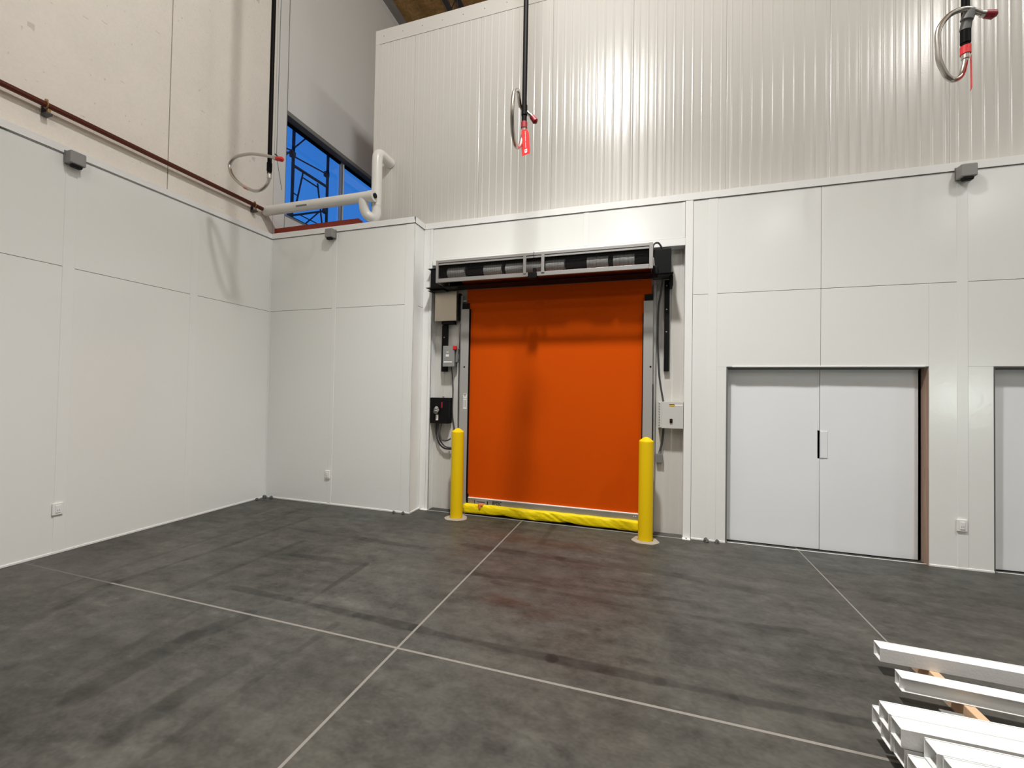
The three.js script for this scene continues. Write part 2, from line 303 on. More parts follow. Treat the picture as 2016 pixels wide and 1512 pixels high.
// ribbed insulated panels of the cold store
const PITCH = .1083;
function ribbed(x0, x1, y0, y1) { // front sheet with shallow rounded ribs, and its core
  const cols = [], prof = [];
  for (let x = x0; x < x1 - 1e-6;) {
    const ph = ((x - 0.893) / PITCH); const base = Math.floor(ph + 1e-6) * PITCH + 0.893;
    void base; cols.push(x); x += .0045;
  }
  cols.push(x1);
  const zf = x => { // metres proud of the sheet
    let u = ((x - 0.893) / PITCH) % 1; if (u < 0) u += 1;
    const d = Math.abs(u - .5) * PITCH;              // distance from the rib's middle
    const a = d < .017 ? .0030 * (0.5 + 0.5 * Math.cos(Math.PI * d / .017)) : 0;
    const e = Math.min(x - x0, x1 - x); const g = e < .008 ? -.004 * (1 - e / .008) : 0;
    const bow = .0009 * Math.sin((u) * Math.PI * 2 + .4);
    return a + g + bow;
  };
  for (const x of cols) prof.push([x, zf(x), (zf(x + 5e-4) - zf(x - 5e-4)) / 1e-3]);
  const pos = [], nor = [], uv = [], idx = [];
  for (const [x, z, s] of prof) for (const y of [y0, y1]) { const L = Math.hypot(1, s); pos.push(x, y, ZM + z); nor.push(-s / L, 0, 1 / L); uv.push(x, y); }
  for (let i = 0; i + 1 < prof.length; i++) idx.push(2 * i, 2 * i + 2, 2 * i + 1, 2 * i + 2, 2 * i + 3, 2 * i + 1);
  const g = new THREE.BufferGeometry(); g.setAttribute('position', new THREE.Float32BufferAttribute(pos, 3)); g.setAttribute('normal', new THREE.Float32BufferAttribute(nor, 3)); g.setAttribute('uv', new THREE.Float32BufferAttribute(uv, 2)); g.setIndex(idx);
  return join([g, bx(x0 + .0005, x1 - .0005, y0, y1, ZM - .1, ZM - .0045)]);
}
const TOP = 7.40;
{
  const w = struct(group('wall_back'), 'ribbed grey insulated metal panels of the tall cold store', 'wall');
  const seams = [-4.138, -3.442, -2.359, -1.28, -.207, .893, 1.971, 3.05, 4.133, 5.216, 6.299, 7.382, 8.465, 9.548];
  for (let i = 0; i + 1 < seams.length; i++) mesh('panel', ribbed(seams[i] + .001, seams[i + 1] - .001, 3.60, TOP - .02), M.ribbed, w);
  for (const [a, b] of [[-3.12, -2.43], [-.03, .50]]) mesh('panel', ribbed(a, b, 0, 3.60), M.ribbed, w);
  mesh('panel', ribbed(-2.43, -.03, 3.05, 3.60), M.ribbed, w);
  mesh('seam_backing', bx(-4.13, 9.54, 3.60, TOP - .02, ZM - .1, ZM - .006), M.backing, w);
  const band = mesh('top_flashing', bx(-4.15, 9.56, 7.175, TOP, ZM + .0035, ZM + .008, .002), M.ribbed, w);
  mesh('screw', Array.from({ length: 40 }, (_, i) => { const g = new THREE.SphereGeometry(.007, 6, 4); g.translate(-4.0 + i * .34, 7.29, ZM + .008); return g; }), M.greyBox, band);
  mesh('corner_flashing', bx(-4.15, -4.08, 4.0, 7.175, ZM + .002, ZM + .006), M.ribbed, w);
  mesh('side_panel', bx(-4.14, -4.04, 0, TOP, ZF + .3, ZM - .1), M.ribbed, w);
  mesh('roof_panel', bx(-4.14, 9.55, TOP - .12, TOP - .02, ZF + .3, ZM - .1), M.ribbed, w);
  mesh('side_panel', bx(9.45, 9.55, 0, TOP - .12, ZF + .3, ZM - .1), M.ribbed, w);
  mesh('side_panel', bx(-4.14, 9.55, 0, TOP, ZF + .2, ZF + .3), M.ribbed, w);
}

// white lining: sheets on a stud wall. plane 'z' panels face +z, plane 'x' panels face +x
const G = .0035; // half gap between sheets
{
  const w = struct(group('wall_left_lining'), 'white glossy wall panels lining the lower left wall', 'wall');
  mesh('backing', bx(XC, XL - .010, 0, YT, ZJ - .14, 12), M.backing, w);
  const zs = [ZJ + .001, 1.465, 2.74, 4.02, 5.3, 6.58, 7.86, 9.14, 10.42, 11.7];
  for (let i = 0; i + 1 < zs.length; i++) for (const [y0, y1] of [[.012, YM - G], [YM + G * .3, YT - .004]])
    mesh('panel', bx(XL - .012, XL, y0, y1, zs[i] + .002, zs[i + 1] - .002, .0025), M.liner, w);
  for (let i = 1; i < zs.length - 1; i++) mesh('batten', bx(XL - .004, XL + .004, .012, YT - .004, zs[i] - .05, zs[i] + .05, .0035), M.batten, w);
  const b = struct(mesh('baseboard_left', bx(XL - .01, XL + .008, 0, .022, ZJ, 12, .003), M.trim), 'thin white strip along the foot of the left wall', 'baseboard');
  const t = struct(mesh('trim_1', [bx(XC, XL + .014, YT, YT + .012, ZJ - .1, 12, .003), bx(XL - .002, XL + .014, YT, YT + .085, ZJ, 12, .003), bx(XC, XL + .012, YT + .075, YT + .085, ZJ - .1, 12, .002)], M.trim), 'white metal cap along the top of the left wall lining', 'trim');
  void b; void t;
}
{
  const w = struct(group('wall_jog'), 'white panelled wall section standing forward in the corner', 'wall');
  mesh('backing', [bx(XC, XJ - .010, 0, YT, ZJ - .14, ZJ - .010), bx(XJ - .14, XJ - .010, 0, YT, -.02, ZJ - .010)], M.backing, w);
  for (const [y0, y1] of [[.012, YM - G], [YM + G * .3, YT - .004]]) {
    for (const [a, b] of [[XL, -4.482], [-4.478, -3.272], [-3.268, XJ]]) mesh('panel', bx(a, b, y0, y1, ZJ - .012, ZJ, .0025), M.liner, w);
    mesh('panel', bx(XJ - .012, XJ, y0, y1, 0, ZJ - .0125, .0025), M.liner, w);
  }
  mesh('batten', bx(-4.515, -4.445, .012, YT - .004, ZJ - .004, ZJ + .004, .0035), M.batten, w);
  mesh('corner_angle', [bx(-3.27, XJ + .003, .012, YT - .004, ZJ - .003, ZJ + .003, .0025), bx(XJ - .003, XJ + .003, .012, YT - .004, ZJ - .12, ZJ + .003, .0025)], M.batten, w);
  mesh('corner_cove', bx(XL - .002, XL + .012, .012, YT - .004, ZJ - .002, ZJ + .012, .005), M.batten, w);
  struct(mesh('baseboard_corner', [bx(XL, XJ + .008, 0, .022, ZJ - .01, ZJ + .008, .003), bx(XJ - .01, XJ + .008, 0, .022, 0, ZJ, .003)], M.trim), 'thin white strip along the foot of the forward wall section', 'baseboard');
  struct(mesh('trim_2', [bx(XL + .014, XJ + .014, YT, YT + .085, ZJ - .002, ZJ + .014, .003), bx(XC, XJ + .012, YT + .075, YT + .085, ZJ - .14, ZJ + .012, .002), bx(XJ - .002, XJ + .014, YT, YT + .085, .014, ZJ + .014, .003), bx(XJ - .14, XJ + .012, YT + .075, YT + .085, -.1, ZJ, .002), bx(XC + .001, XJ + .012, YT, YT + .010, ZJ - .14, ZJ + .012, .002), bx(XJ - .14, XJ + .012, YT, YT + .010, -.1, ZJ - .14, .002)], M.trim), 'white metal cap along the top of the forward wall section', 'trim');
}
const O1 = [.895, 2.80], O2 = [3.32, 5.05], OH = 2.058, XE = 9.5;
{
  const w = struct(group('wall_back_lining'), 'white glossy wall panels lining the lower back wall', 'wall');
  const zb = -.010, z0 = -.13;
  mesh('backing', [bx(XJ - .02, .44, 3.62, YT, z0, zb), bx(XJ - .02, -3.0, 0, 3.62, z0, zb), bx(.46, O1[0], 0, YT, z0, zb), bx(O1[0], O1[1], OH, YT, z0, zb), bx(O1[1], O2[0], 0, YT, z0, zb), bx(O2[0], O2[1], OH, YT, z0, zb), bx(O2[1], XE, 0, YT, z0, zb), bx(.44, .46, 3.62, YT, z0, zb)], M.backing, w);
  const P = (a, b, c, d) => mesh('panel', bx(a, b, c, d, -.012, 0, .0025), M.liner, w);
  const yl = [.012, YM - G], yu = [YM + G * .3, YT - .004];
  P(-2.985, -.772, 3.632, yu[1]); P(-.768, .43, 3.632, yu[1]);                 // over the roll door
  P(.522, .738, ...yl); P(.522, .738, ...yu);
  P(.742, 1.838, ...yu); P(1.842, 3.073, ...yu); P(3.077, 4.298, ...yu); P(4.302, 5.52, ...yu); P(5.524, 7.5, ...yu); P(7.504, XE, ...yu);
  P(.742, O1[0], .012, OH); P(.742, 1.838, OH + .0005, yl[1]); P(1.842, O1[1], OH + .0005, yl[1]); P(O1[1] + .0005, 3.073, ...yl); P(3.077, O2[0], .012, OH); P(3.077, 4.298, OH + .0005, yl[1]); P(4.302, O2[1], OH + .0005, yl[1]); P(O2[1] + .0005, 7.5, ...yl); P(7.504, XE, ...yl);
  const B = (a, b, c, d, mm = M.batten) => mesh('batten', bx(a, b, c, d, -.004, .004, .0035), mm, w);
  B(-.803, -.737, 3.632, YT - .004); B(.692, .79, .012, YT - .004); B(3.03, 3.12, .012, YT - .004); B(5.475, 5.57, .012, YT - .004); B(.395, .43, 3.632, YT - .004);
  // edges of the two covered openings: soffit, right jambs of bare lumber, left ones coloured dark for the shaded gap
  mesh('soffit', [bx(O1[0], O1[1], OH - .012, OH, z0, -.013)], M.greyPlastic, w); mesh('soffit', [bx(O2[0], O2[1], OH - .012, OH, z0, -.013)], M.greyPlastic, w);
  mesh('stud', bx(O1[1] - .004, O1[1] - .0005, 0, OH - .012, z0, -.002), M.wood, w); mesh('stud', bx(O1[0] + .0005, O1[0] + .018, 0, OH - .012, z0, -.013), M.backing, w);
  mesh('stud', bx(O2[0] + .0005, O2[0] + .018, 0, OH - .012, z0, -.013), M.backing, w); mesh('stud', bx(O2[1] - .004, O2[1] - .0005, 0, OH - .012, z0, -.002), M.wood, w);
  mesh('edge_angle', bx(O1[0] + .06, O1[1] - .03, OH - .004, OH + .012, -.002, .006, .002), M.batten, w);
  struct(mesh('baseboard_back', [bx(.522, O1[0], 0, .02, -.01, .008, .003), bx(O1[1], O2[0], 0, .02, -.01, .008, .003), bx(O2[1], XE, 0, .02, -.01, .008, .003)], M.trim), 'thin white strip along the foot of the back wall lining', 'baseboard');
  struct(mesh('trim_3', [bx(XJ + .014, XE, YT, YT + .085, -.002, .014, .003), bx(XJ + .012, XE, YT + .075, YT + .085, ZM, .012, .002), bx(XJ + .014, XE, YT, YT + .012, -.1, .012, .003)], M.trim), 'white metal cap along the top of the back wall lining', 'trim');
  // jamb and head trims around the roll door
  const t4 = struct(group('trim_4'), 'white jamb trim beside the roll door near the forward corner', 'trim');
  mesh('face', [bx(-3.128, -3.035, 0, YT - .004, -.002, .012, .003), bx(-3.030, -2.985, 0, YT - .004, -.002, .014, .003), bx(-2.998, -2.985, 0, 3.60, ZM + .005, .014, .003)], M.trim, t4);
  mesh('foot', bx(-3.09, -2.98, 0, .012, -.01, .05, .003), M.trim, t4);
  const t5 = struct(group('trim_5'), 'white jamb trim beside the grey control cabinet', 'trim');
  mesh('face', [bx(.432, .518, .012, YT - .004, -.002, .014, .004), bx(.432, .445, 0, 3.60, ZM + .005, .012, .003)], M.trim, t5);
  mesh('foot', bx(.425, .515, 0, .012, -.01, .06, .003), M.trim, t5);
  const ft = new THREE.CylinderGeometry(.008, .008, .01, 10); ft.translate(.47, .016, .04); mesh('anchor', ft, M.greyBox, t5);
  struct(mesh('trim_6', [bx(-2.985, .432, 3.535, 3.628, -.002, .010, .003), bx(-2.985, .432, 3.535, 3.548, ZM + .005, .010, .003)], M.trim), 'white head trim above the roll door', 'trim');
}

// ------------------------------------------------------------------ the roll-up door
const font = await new FontLoader().loadAsync('fonts/droid/droid_sans_bold.typeface.json');
{
  const d = tag(group('roll_up_door', -1.23, 0, -.05), 'orange fabric roll-up door with yellow bottom edge between two bollards', 'door');
  const off = (g) => { g.translate(1.23, 0, .05); return g; };
  const add = (n, gs, m, p) => mesh(n, (Array.isArray(gs) ? gs : [gs]).map(off), m, p || d);
  // curtain with shoulders above the guides
  const cl = -2.402, cr = -.052, s = new THREE.Shape();
  [[cl, .21], [cr, .21], [cr, 2.74], [cr + .03, 2.83], [cr + .03, 2.9], [.052, 2.92], [.052, 3.30], [-2.462, 3.30], [-2.462, 2.95], [cl - .02, 2.9], [cl, 2.8]].forEach(([x, y], i) => i ? s.lineTo(x, y) : s.moveTo(x, y));
  let cg = new THREE.ExtrudeGeometry(s, { depth: .004, bevelEnabled: false }); cg.translate(0, 0, -.075);
  add('curtain', metreUV(cg), M.curtain);
  // guides
  for (const [x0, x1, side] of [[-2.535, -2.412, -1], [-.042, .072, 1]]) {
    const r = add('guide_rail', [bx(x0, x1, 0, 2.89, ZM + .008, -.03, .004), bx(side < 0 ? x0 - .035 : x1, side < 0 ? x0 : x1 + .035, 0, 3.1, ZM + .008, -.085, .004)], M.aluPaint);
    const xi = side < 0 ? x1 - .002 : x0 - .012;
    add('rubber_edge', bx(xi, xi + .014, .18, side < 0 ? 2.89 : 2.72, -.085, -.035, .003), M.blackMatte, r);
    add('guide_slot', bx(side < 0 ? x0 - .012 : x1 + .002, side < 0 ? x0 - .004 : x1 + .010, .05, 1.85, -.09, -.06), M.blackMatte, r);
    for (const y of [2.065, 1.0, .42, .18]) { const g = cyl(.011, .011, .006, 12); g.rotateX(Math.PI / 2); g.translate(side < 0 ? -2.471 : .046, y, -.028); add('bolt', g, M.black, r); }
    add('top_block', bx(x0 + .01, x1 - .01, 2.89, 2.975, ZM + .01, -.045, .004), M.black, r);
    if (side < 0) { add('warning_label', [bx(-2.478, -2.424, 1.62, 1.685, -.0305, -.0285), bx(-2.478, -2.424, 1.47, 1.612, -.0305, -.0285)], M.white, r); add('label_print', [bx(-2.472, -2.430, 1.662, 1.676, -.0287, -.0280), bx(-2.457, -2.447, 1.64, 1.665, -.0287, -.0280), bx(-2.470, -2.462, 1.49, 1.595, -.0287, -.0280), bx(-2.455, -2.450, 1.49, 1.595, -.0287, -.0280), bx(-2.443, -2.436, 1.49, 1.595, -.0287, -.0280)], M.greyBox, r); }
  }
  add('latch_plate', bx(-2.51, -2.45, 2.995, 3.02, -.09, -.04, .003), M.alu);
  // bottom bar and its soft yellow bag
  const bb = add('bottom_bar', [bx(-2.385, -.075, .135, .214, -.10, -.045, .004)], M.alu);
  add('top_lip', bx(-2.385, -.075, .214, .226, -.10, -.043, .003), M.white, bb);
  add('end_stop', [bx(-2.412, -2.386, .12, .27, -.1, -.05, .003), bx(-.075, -.054, .12, .27, -.1, -.05, .003)], M.black, bb);
  add('name_plate', [bx(-2.290, -2.075, .146, .204, -.045, -.038, .003)], M.greyPlastic, bb);
  add('plate_print', [bx(-2.282, -2.272, .152, .198, -.038, -.036), bx(-2.094, -2.080, .152, .198, -.038, -.036), bx(-2.245, -2.125, .172, .180, -.038, -.0365)], M.black, bb);
  add('rivet', [-.135, -.11].map(x => { const g = new THREE.SphereGeometry(.006, 8, 6); g.translate(x, .19, -.045); return g; }), M.white, bb);
  const tg = new TextGeometry('RYTEC', { font, size: .050, depth: .002, curveSegments: 4 }); tg.computeBoundingBox();
  const tb = tg.boundingBox; tg.translate(-tb.min.x, 0, 0); tg.scale(.128 / (tb.max.x - tb.min.x), 1, 1); tg.applyMatrix4(new THREE.Matrix4().makeShear(0, 0, .18, 0, 0, 0)); tg.translate(-2.02, .152, -.0455);
  add('lettering', tg, M.black, bb);
  { // bag: swept oval section with creases
    const nx = 260, na = 26, pos = [], idx = [];
    for (let i = 0; i <= nx; i++) {
      const x = -2.445 + (2.385) * i / nx, e = Math.min(1, Math.min(i, nx - i) / 4);
      for (let a = 0; a <= na; a++) {
        const t = a / na * Math.PI * 2, c = Math.cos(t), sn = Math.sin(t);
        const sq = v => Math.sign(v) * Math.pow(Math.abs(v), .62);
        let ry = .066 * (.75 + .25 * e), rz = .052 * (.55 + .45 * e);
        const wr = (fbm(x * 9 + sn * 1.3, c * 1.6 + 5, 201, 4) - .5), dip = -.016 * Math.exp(-Math.pow((x + .95) / .09, 2)) - .012 * Math.exp(-Math.pow((x + 1.9) / .12, 2));
        const low = sn < 0 ? (fbm(x * 5, 3.3, 207, 3) - .45) * .035 - dip : 0;
        pos.push(x, .080 + sq(sn) * ry + low + wr * .012, -.038 + sq(c) * rz + wr * .034);
      }
    }
    for (let i = 0; i < nx; i++) for (let a = 0; a < na; a++) { const p = i * (na + 1) + a, q = p + na + 1; idx.push(p, p + 1, q, q, p + 1, q + 1); }
    for (const i of [0, nx]) { const c = pos.length / 3; pos.push(i ? -.058 : -2.447, .08, -.038); for (let a = 0; a < na; a++) { const p = i * (na + 1) + a; i ? idx.push(c, p, p + 1) : idx.push(c, p + 1, p); } }
    const g = new THREE.BufferGeometry(); g.setAttribute('position', new THREE.Float32BufferAttribute(pos, 3)); g.setIndex(idx); g.computeVertexNormals();
    add('bottom_seal', g.toNonIndexed(), M.vinyl, bb);
    add('seal_strap', [bx(-2.205, -2.135, .135, .160, -.04, .022, .006), bx(-2.195, -2.165, .10, .14, .010, .028, .005)], M.orangeStrap, bb);
  }
  // header beam, end bracket, struts
  const hb = add('header_beam', [bx(-2.98, .29, 3.164, 3.170, -.03, .20), bx(-2.98, .29, 3.164, 3.20, -.036, -.03)], M.black);
  add('edge_strip', bx(-2.62, .17, 3.1605, 3.1640, -.037, -.031), M.alu, hb);
  add('end_bracket', [bx(-2.965, -2.76, 3.158, 3.462, -.02, .10, .004), bx(-2.998, -2.74, 3.455, 3.463, -.02, .115, .002), bx(-2.998, -2.74, 3.142, 3.150, -.06, .115, .002)], M.black);
  add('end_bracket', [bx(.255, .295, 3.04, 3.165, -.13, .06, .003)], M.black);
  for (const [a, b, y0, y1] of [[.204, .264, 2.01, 3.15], [-2.862, -2.778, 2.0, 2.68]]) {
    const st = add('support_strut', [bx(a, b, y0, y1, ZM + .004, -.085, .003)], M.black);
    add('strut_bolt', (y1 > 3 ? [3.08, 2.78, 2.5] : [2.5]).map(y => { const g = new THREE.SphereGeometry(.010, 10, 6); g.scale(1, 1, .6); g.translate((a + b) / 2 - .004, y, -.085); return g; }), M.chrome, st);
  }
  // hood with expanded-metal front
  const HZ = .40, hx0 = -2.715, hx1 = .045, hy0 = 3.172, hy1 = 3.466;
  const hd = add('hood', [bx(hx0, hx1, hy1 - .004, hy1, 0.015, HZ), bx(hx0, hx0 + .004, hy0, hy1, 0.015, HZ), bx(hx1 - .004, hx1, hy0, hy1, 0.015, HZ)], M.alu);
  add('hood_dark_plate', bx(hx0 + .004, hx1 - .004, 3.205, hy1 - .004, .005, .012), M.black, hd);  // black plate added so the space under the hood reads as shade
  const fb = (...a) => add('frame_bar', [bx(...a)], M.alu, hd);
  fb(hx0, hx1, hy1 - .032, hy1 + .002, HZ - .02, HZ + .008, .002); fb(hx0 + .03, hx1 - .03, hy1 - .062, hy1 - .037, HZ - .02, HZ + .002, .002);
  fb(hx0 + .03, hx1 - .03, hy0, hy0 + .052, HZ - .02, HZ + .006, .003); fb(hx0 - .002, hx0 + .03, hy0 - .004, hy1 + .004, HZ - .02, HZ + .012, .003); fb(hx1 - .03, hx1 + .012, hy0 - .004, hy1 + .004, HZ - .02, HZ + .012, .003);
  fb(-1.495, -1.455, hy0 + .036, hy1 - .034, HZ, HZ + .016, .003); fb(-1.262, -1.222, hy0 + .036, hy1 - .034, HZ, HZ + .016, .003);
  const bars = [];
  for (let x = hx0 + .03; x < hx1 - .03; x += .0095) bars.push(new THREE.BoxGeometry(.0022, .20, .0015).translate(x, hy0 + .147, HZ - .012));
  for (let y = hy0 + .05; y < hy1 - .055; y += .0095) bars.push(new THREE.BoxGeometry(hx1 - hx0 - .06, .0022, .0015).translate((hx0 + hx1) / 2, y, HZ - .012));
  add('mesh_panel', bars, M.blackMatte, hd);
  add('seam', bx(-1.362, -1.357, hy1 - .065, hy1 + .012, HZ, HZ + .010), M.blackMatte, hd);
  const DY = 3.318, DZ = .285;
  const ax = add('drum', [bar([-2.69, DY, DZ], [.02, DY, DZ], .040, 20)], M.steelDark);
  for (const [a, b] of [[-2.639, -2.379], [-2.104, -1.851], [-1.794, -1.549], [-1.508, -1.277], [-1.25, -1.007], [-.725, -.465], [-.404, -.153]]) add('sleeve', bar([a * .977, DY, DZ], [b * .977, DY, DZ], .074, 32), M.white, ax);
  // curtain led from the drum to the guides, seen from below behind the hood's lower lip
  { const g = bx(-2.44, .04, 0, .34, -.002, .002); g.rotateX(Math.PI / 2 - .16); g.translate(0, 3.19, -.058); add('curtain_lead', g, M.curtain); }
  add('sensor', [bx(-1.425, -1.315, 3.137, 3.215, .33, .445, .008), bx(-1.365, -1.325, 3.21, 3.265, .39, .435, .006)], M.black);
  // motor
  const mo = add('motor', [bx(.062, .268, 3.168, 3.485, -.12, .11, .010), bx(.05, .12, 3.158, 3.27, .02, .16, .012)], M.black);
  add('motor_rim', bx(.07, .262, 3.162, 3.172, -.1, .118, .003), M.steelDark, mo);
  add('motor_cable', tube([[.055, 3.36, .13], [.052, 3.45, .14], [.070, 3.535, .14], [.115, 3.555, .12], [.150, 3.52, .09], [.165, 3.475, .06]], .011, 40), M.clear, mo);
  add('cable_gland', bar([.062, 3.27, .14], [.055, 3.37, .132], .020, 14, .016), M.cabinet, mo);
}

// ------------------------------------------------------------------ boxes and cables around the door
{
  let o = tag(group('junction_box', -2.77, 2.73, -.07), 'brushed steel box hung under the black end bracket', 'junction box');
  mesh('body', bx(-.175, .165, 0, .42, -.06, .05, .004), M.stainless, o);
  mesh('lid', bx(-.177, .167, -.002, .422, .0505, .058, .003), M.stainless, o);
  mesh('mounting_lug', [bx(-.08, .12, -.045, .0, -.06, .03, .004), bx(.165, .20, .02, .40, -.06, -.01, .003)], M.black, o);

  o = tag(group('disconnect_switch', -2.69, 2.07, -.085), 'grey switch box with red handle above the black plug box', 'switch');
  mesh('body', bx(-.10, .075, 0, .29, 0, .085, .006), M.greyBox, o);
  mesh('cover', bx(-.102, .077, -.004, .294, .0855, .095, .004), M.greyPlastic, o);
  const h = mesh('handle', [bx(.08, .112, .06, .27, .03, .06, .006), bx(.077, .13, .24, .262, .03, .06, .005)], M.greyBox, o);
  mesh('grip', bx(.055, .105, .235, .295, .055, .105, .010), M.red, h);
  mesh('label', bx(-.085, .045, .055, .072, .0955, .0965), M.white, o);
  mesh('label', bx(-.055, -.005, .14, .172, .0955, .0965), M.white, o);
  mesh('label', bx(-.045, -.010, .195, .215, .0955, .0965), M.cabinet, o);

  o = tag(group('plug_box', -2.84, 1.25, -.13), 'black box with a grey plug left of the orange door', 'control box');
  mesh('body', bx(-.145, .145, 0, .37, 0, .13, .006), M.black, o);
  const pl = mesh('plug', [bar([-.03, .20, .135], [-.03, .16, .18], .034, 18), bar([-.03, .225, .14], [-.03, .195, .185], .026, 18)], M.greyPlastic, o);
  mesh('plug_tag', bx(-.048, -.010, .045, .125, .131, .134), M.white, pl);
  mesh('emblem', bx(.03, .055, .225, .305, .1305, .1325, .001), M.redDark, o);
  const kn = cyl(.014, .014, .02, 12); kn.translate(.03, .377, .06); mesh('gland', kn, M.greyBox, o);

  o = tag(group('control_cabinet', .30, 1.315, -.13), 'light grey control cabinet with black switch right of the orange door', 'cabinet');
  mesh('body', bx(-.155, .13, .0, .315, 0, .125, .004), M.cabinet, o);
  const dr = mesh('door', bx(-.118, .128, -.006, .318, .1255, .138, .004), M.cabinet, o);
  mesh('yellow_label', bx(-.032, .028, .262, .288, .1385, .1395), M.labelYellow, dr);
  mesh('label_print', bx(-.032, .028, .281, .288, .1396, .1400), M.black, dr);
  mesh('white_label', bx(.034, .118, .266, .285, .1385, .1395), M.white, dr);
  mesh('switch', bx(-.026, .006, .062, .112, .1385, .150, .004), M.black, dr);
  mesh('switch_light', bx(-.016, -.006, .085, .100, .1505, .152), M.redDark, dr);
  mesh('hinge', Array.from({ length: 9 }, (_, i) => bx(-.150, -.140, .02 + i * .033, .036 + i * .033, .1255, .130)), M.greyBox, o);

  o = tag(group('conduit_box', .165, .873, -.128), 'small grey conduit box below the light grey cabinet', 'junction box');
  mesh('body', bx(-.040, .040, 0, .108, 0, .045, .004), M.greyBox, o);
  mesh('nipple', bar([0, .108, .025], [.003, .14, .025], .017, 14), M.greyBox, o);

  const cab = (pts, r, label) => tag(mesh('cable', tube(pts, r, 70, 10), M.clear), label, 'cable');
  cab([[.177, 3.15, -.06], [.160, 3.0, -.07], [.137, 2.845, -.1], [.128, 2.5, -.105], [.130, 2.335, -.105], [.152, 1.952, -.105], [.203, 1.632, -.08]], .0115, 'dark cable curving from the motor down to the light grey cabinet');
  cab([[.207, 1.315, -.07], [.200, 1.2, -.085], [.188, 1.10, -.1], [.168, 1.012, -.103]], .014, 'short thick dark cable between light grey cabinet and conduit box');
  cab([[-2.695, 2.07, -.08], [-2.688, 1.9, -.11], [-2.68, 1.754, -.115], [-2.681, 1.386, -.115], [-2.645, 1.14, -.115], [-2.63, .8, -.115], [-2.62, .35, -.115]], .009, 'thin dark cable running straight down from the grey switch box');
  cab([[-2.925, 1.249, -.095], [-2.930, 1.10, -.095], [-2.880, .955, -.095], [-2.79, .885, -.095], [-2.665, .878, -.095]], .012, 'lowest of the dark cables looping from the black plug box');
  cab([[-2.885, 1.249, -.065], [-2.885, 1.12, -.065], [-2.835, .985, -.065], [-2.76, .915, -.065], [-2.665, .90, -.065]], .011, 'middle dark cable looping from the black plug box');
  cab([[-2.815, 1.249, -.035], [-2.835, 1.10, -.035], [-2.80, 1.015, -.035], [-2.73, 1.005, -.035], [-2.665, 1.035, -.035]], .010, 'uppermost dark cable looping from the black plug box');
  cab([[-2.585, 2.70, -.118], [-2.590, 2.3, -.118], [-2.592, 1.6, -.118], [-2.588, 1.2, -.118], [-2.58, .4, -.118]], .009, 'grey conduit line hugging the left door guide');
}

// ------------------------------------------------------------------ bollards
for (const [x, z, label] of [[-2.445, .20, 'yellow steel bollard in front of the plug box cables'], [.006, .225, 'yellow steel bollard in front of the light grey cabinet side']]) {
  const b = tag(group('bollard', x, 0, z), label, 'bollard', 'yellow bollards guarding the roll door');
  const prof = [[0, 1.215], [.012, 1.214], [.03, 1.208], [.078, 1.172], [.083, 1.166], [.0835, 1.155], [.0835, .0]].map(([r, y]) => new THREE.Vector2(r, y)).reverse();
  mesh('sleeve', new THREE.LatheGeometry(prof, 40), M.yellow, b);
  const ring = [[.085, .009], [.12, .008], [.148, .004], [.152, 0]].map(([r, y]) => new THREE.Vector2(r, y)).reverse();
  const rg = new THREE.LatheGeometry(ring, 40); const p = rg.attributes.position;
  for (let i = 0; i < p.count; i++) { const a = Math.atan2(p.getZ(i), p.getX(i)), k = 1 + .06 * Math.sin(a * 3 + x * 5) + .03 * Math.sin(a * 7); p.setX(i, p.getX(i) * k); p.setZ(i, p.getZ(i) * k); }
  rg.computeVertexNormals(); mesh('grout_ring', rg, M.grout, b);
}

// ------------------------------------------------------------------ sheets over the two openings
function wavySheet(x0, x1, y0, y1, z, amp, s, fn) {
  const nx = 24, ny = 30, t = .004, pos = [], idx = [];
  const f = (u, v) => z + amp * (fbm(u * 2.2 + s, v * 1.8 + s * 3, 301 + s, 2) - .5) + (fn ? fn(u, v) : 0);
  for (const k of [0, -t]) for (let j = 0; j <= ny; j++) for (let i = 0; i <= nx; i++) { const u = i / nx, v = j / ny; pos.push(x0 + (x1 - x0) * u, y0 + (y1 - y0) * v, f(u, v) + k); }
  const N = (nx + 1) * (ny + 1), at = (i, j, b) => b * N + j * (nx + 1) + i;
  for (let j = 0; j < ny; j++) for (let i = 0; i < nx; i++) { idx.push(at(i, j, 0), at(i + 1, j, 0), at(i, j + 1, 0), at(i + 1, j, 0), at(i + 1, j + 1, 0), at(i, j + 1, 0)); idx.push(at(i, j, 1), at(i, j + 1, 1), at(i + 1, j, 1), at(i + 1, j, 1), at(i, j + 1, 1), at(i + 1, j + 1, 1)); }
  for (let j = 0; j < ny; j++) { idx.push(at(0, j, 1), at(0, j, 0), at(0, j + 1, 1), at(0, j, 0), at(0, j + 1, 0), at(0, j + 1, 1), at(nx, j, 0), at(nx, j, 1), at(nx, j + 1, 0), at(nx, j, 1), at(nx, j + 1, 1), at(nx, j + 1, 0)); }
  for (let i = 0; i < nx; i++) { idx.push(at(i, 0, 0), at(i, 0, 1), at(i + 1, 0, 0), at(i, 0, 1), at(i + 1, 0, 1), at(i + 1, 0, 0), at(i, ny, 0), at(i + 1, ny, 0), at(i, ny, 1), at(i + 1, ny, 0), at(i + 1, ny, 1), at(i, ny, 1)); }
  const g = new THREE.BufferGeometry(); g.setAttribute('position', new THREE.Float32BufferAttribute(pos, 3)); g.setIndex(idx); g.computeVertexNormals();
  return metreUV(g);
}
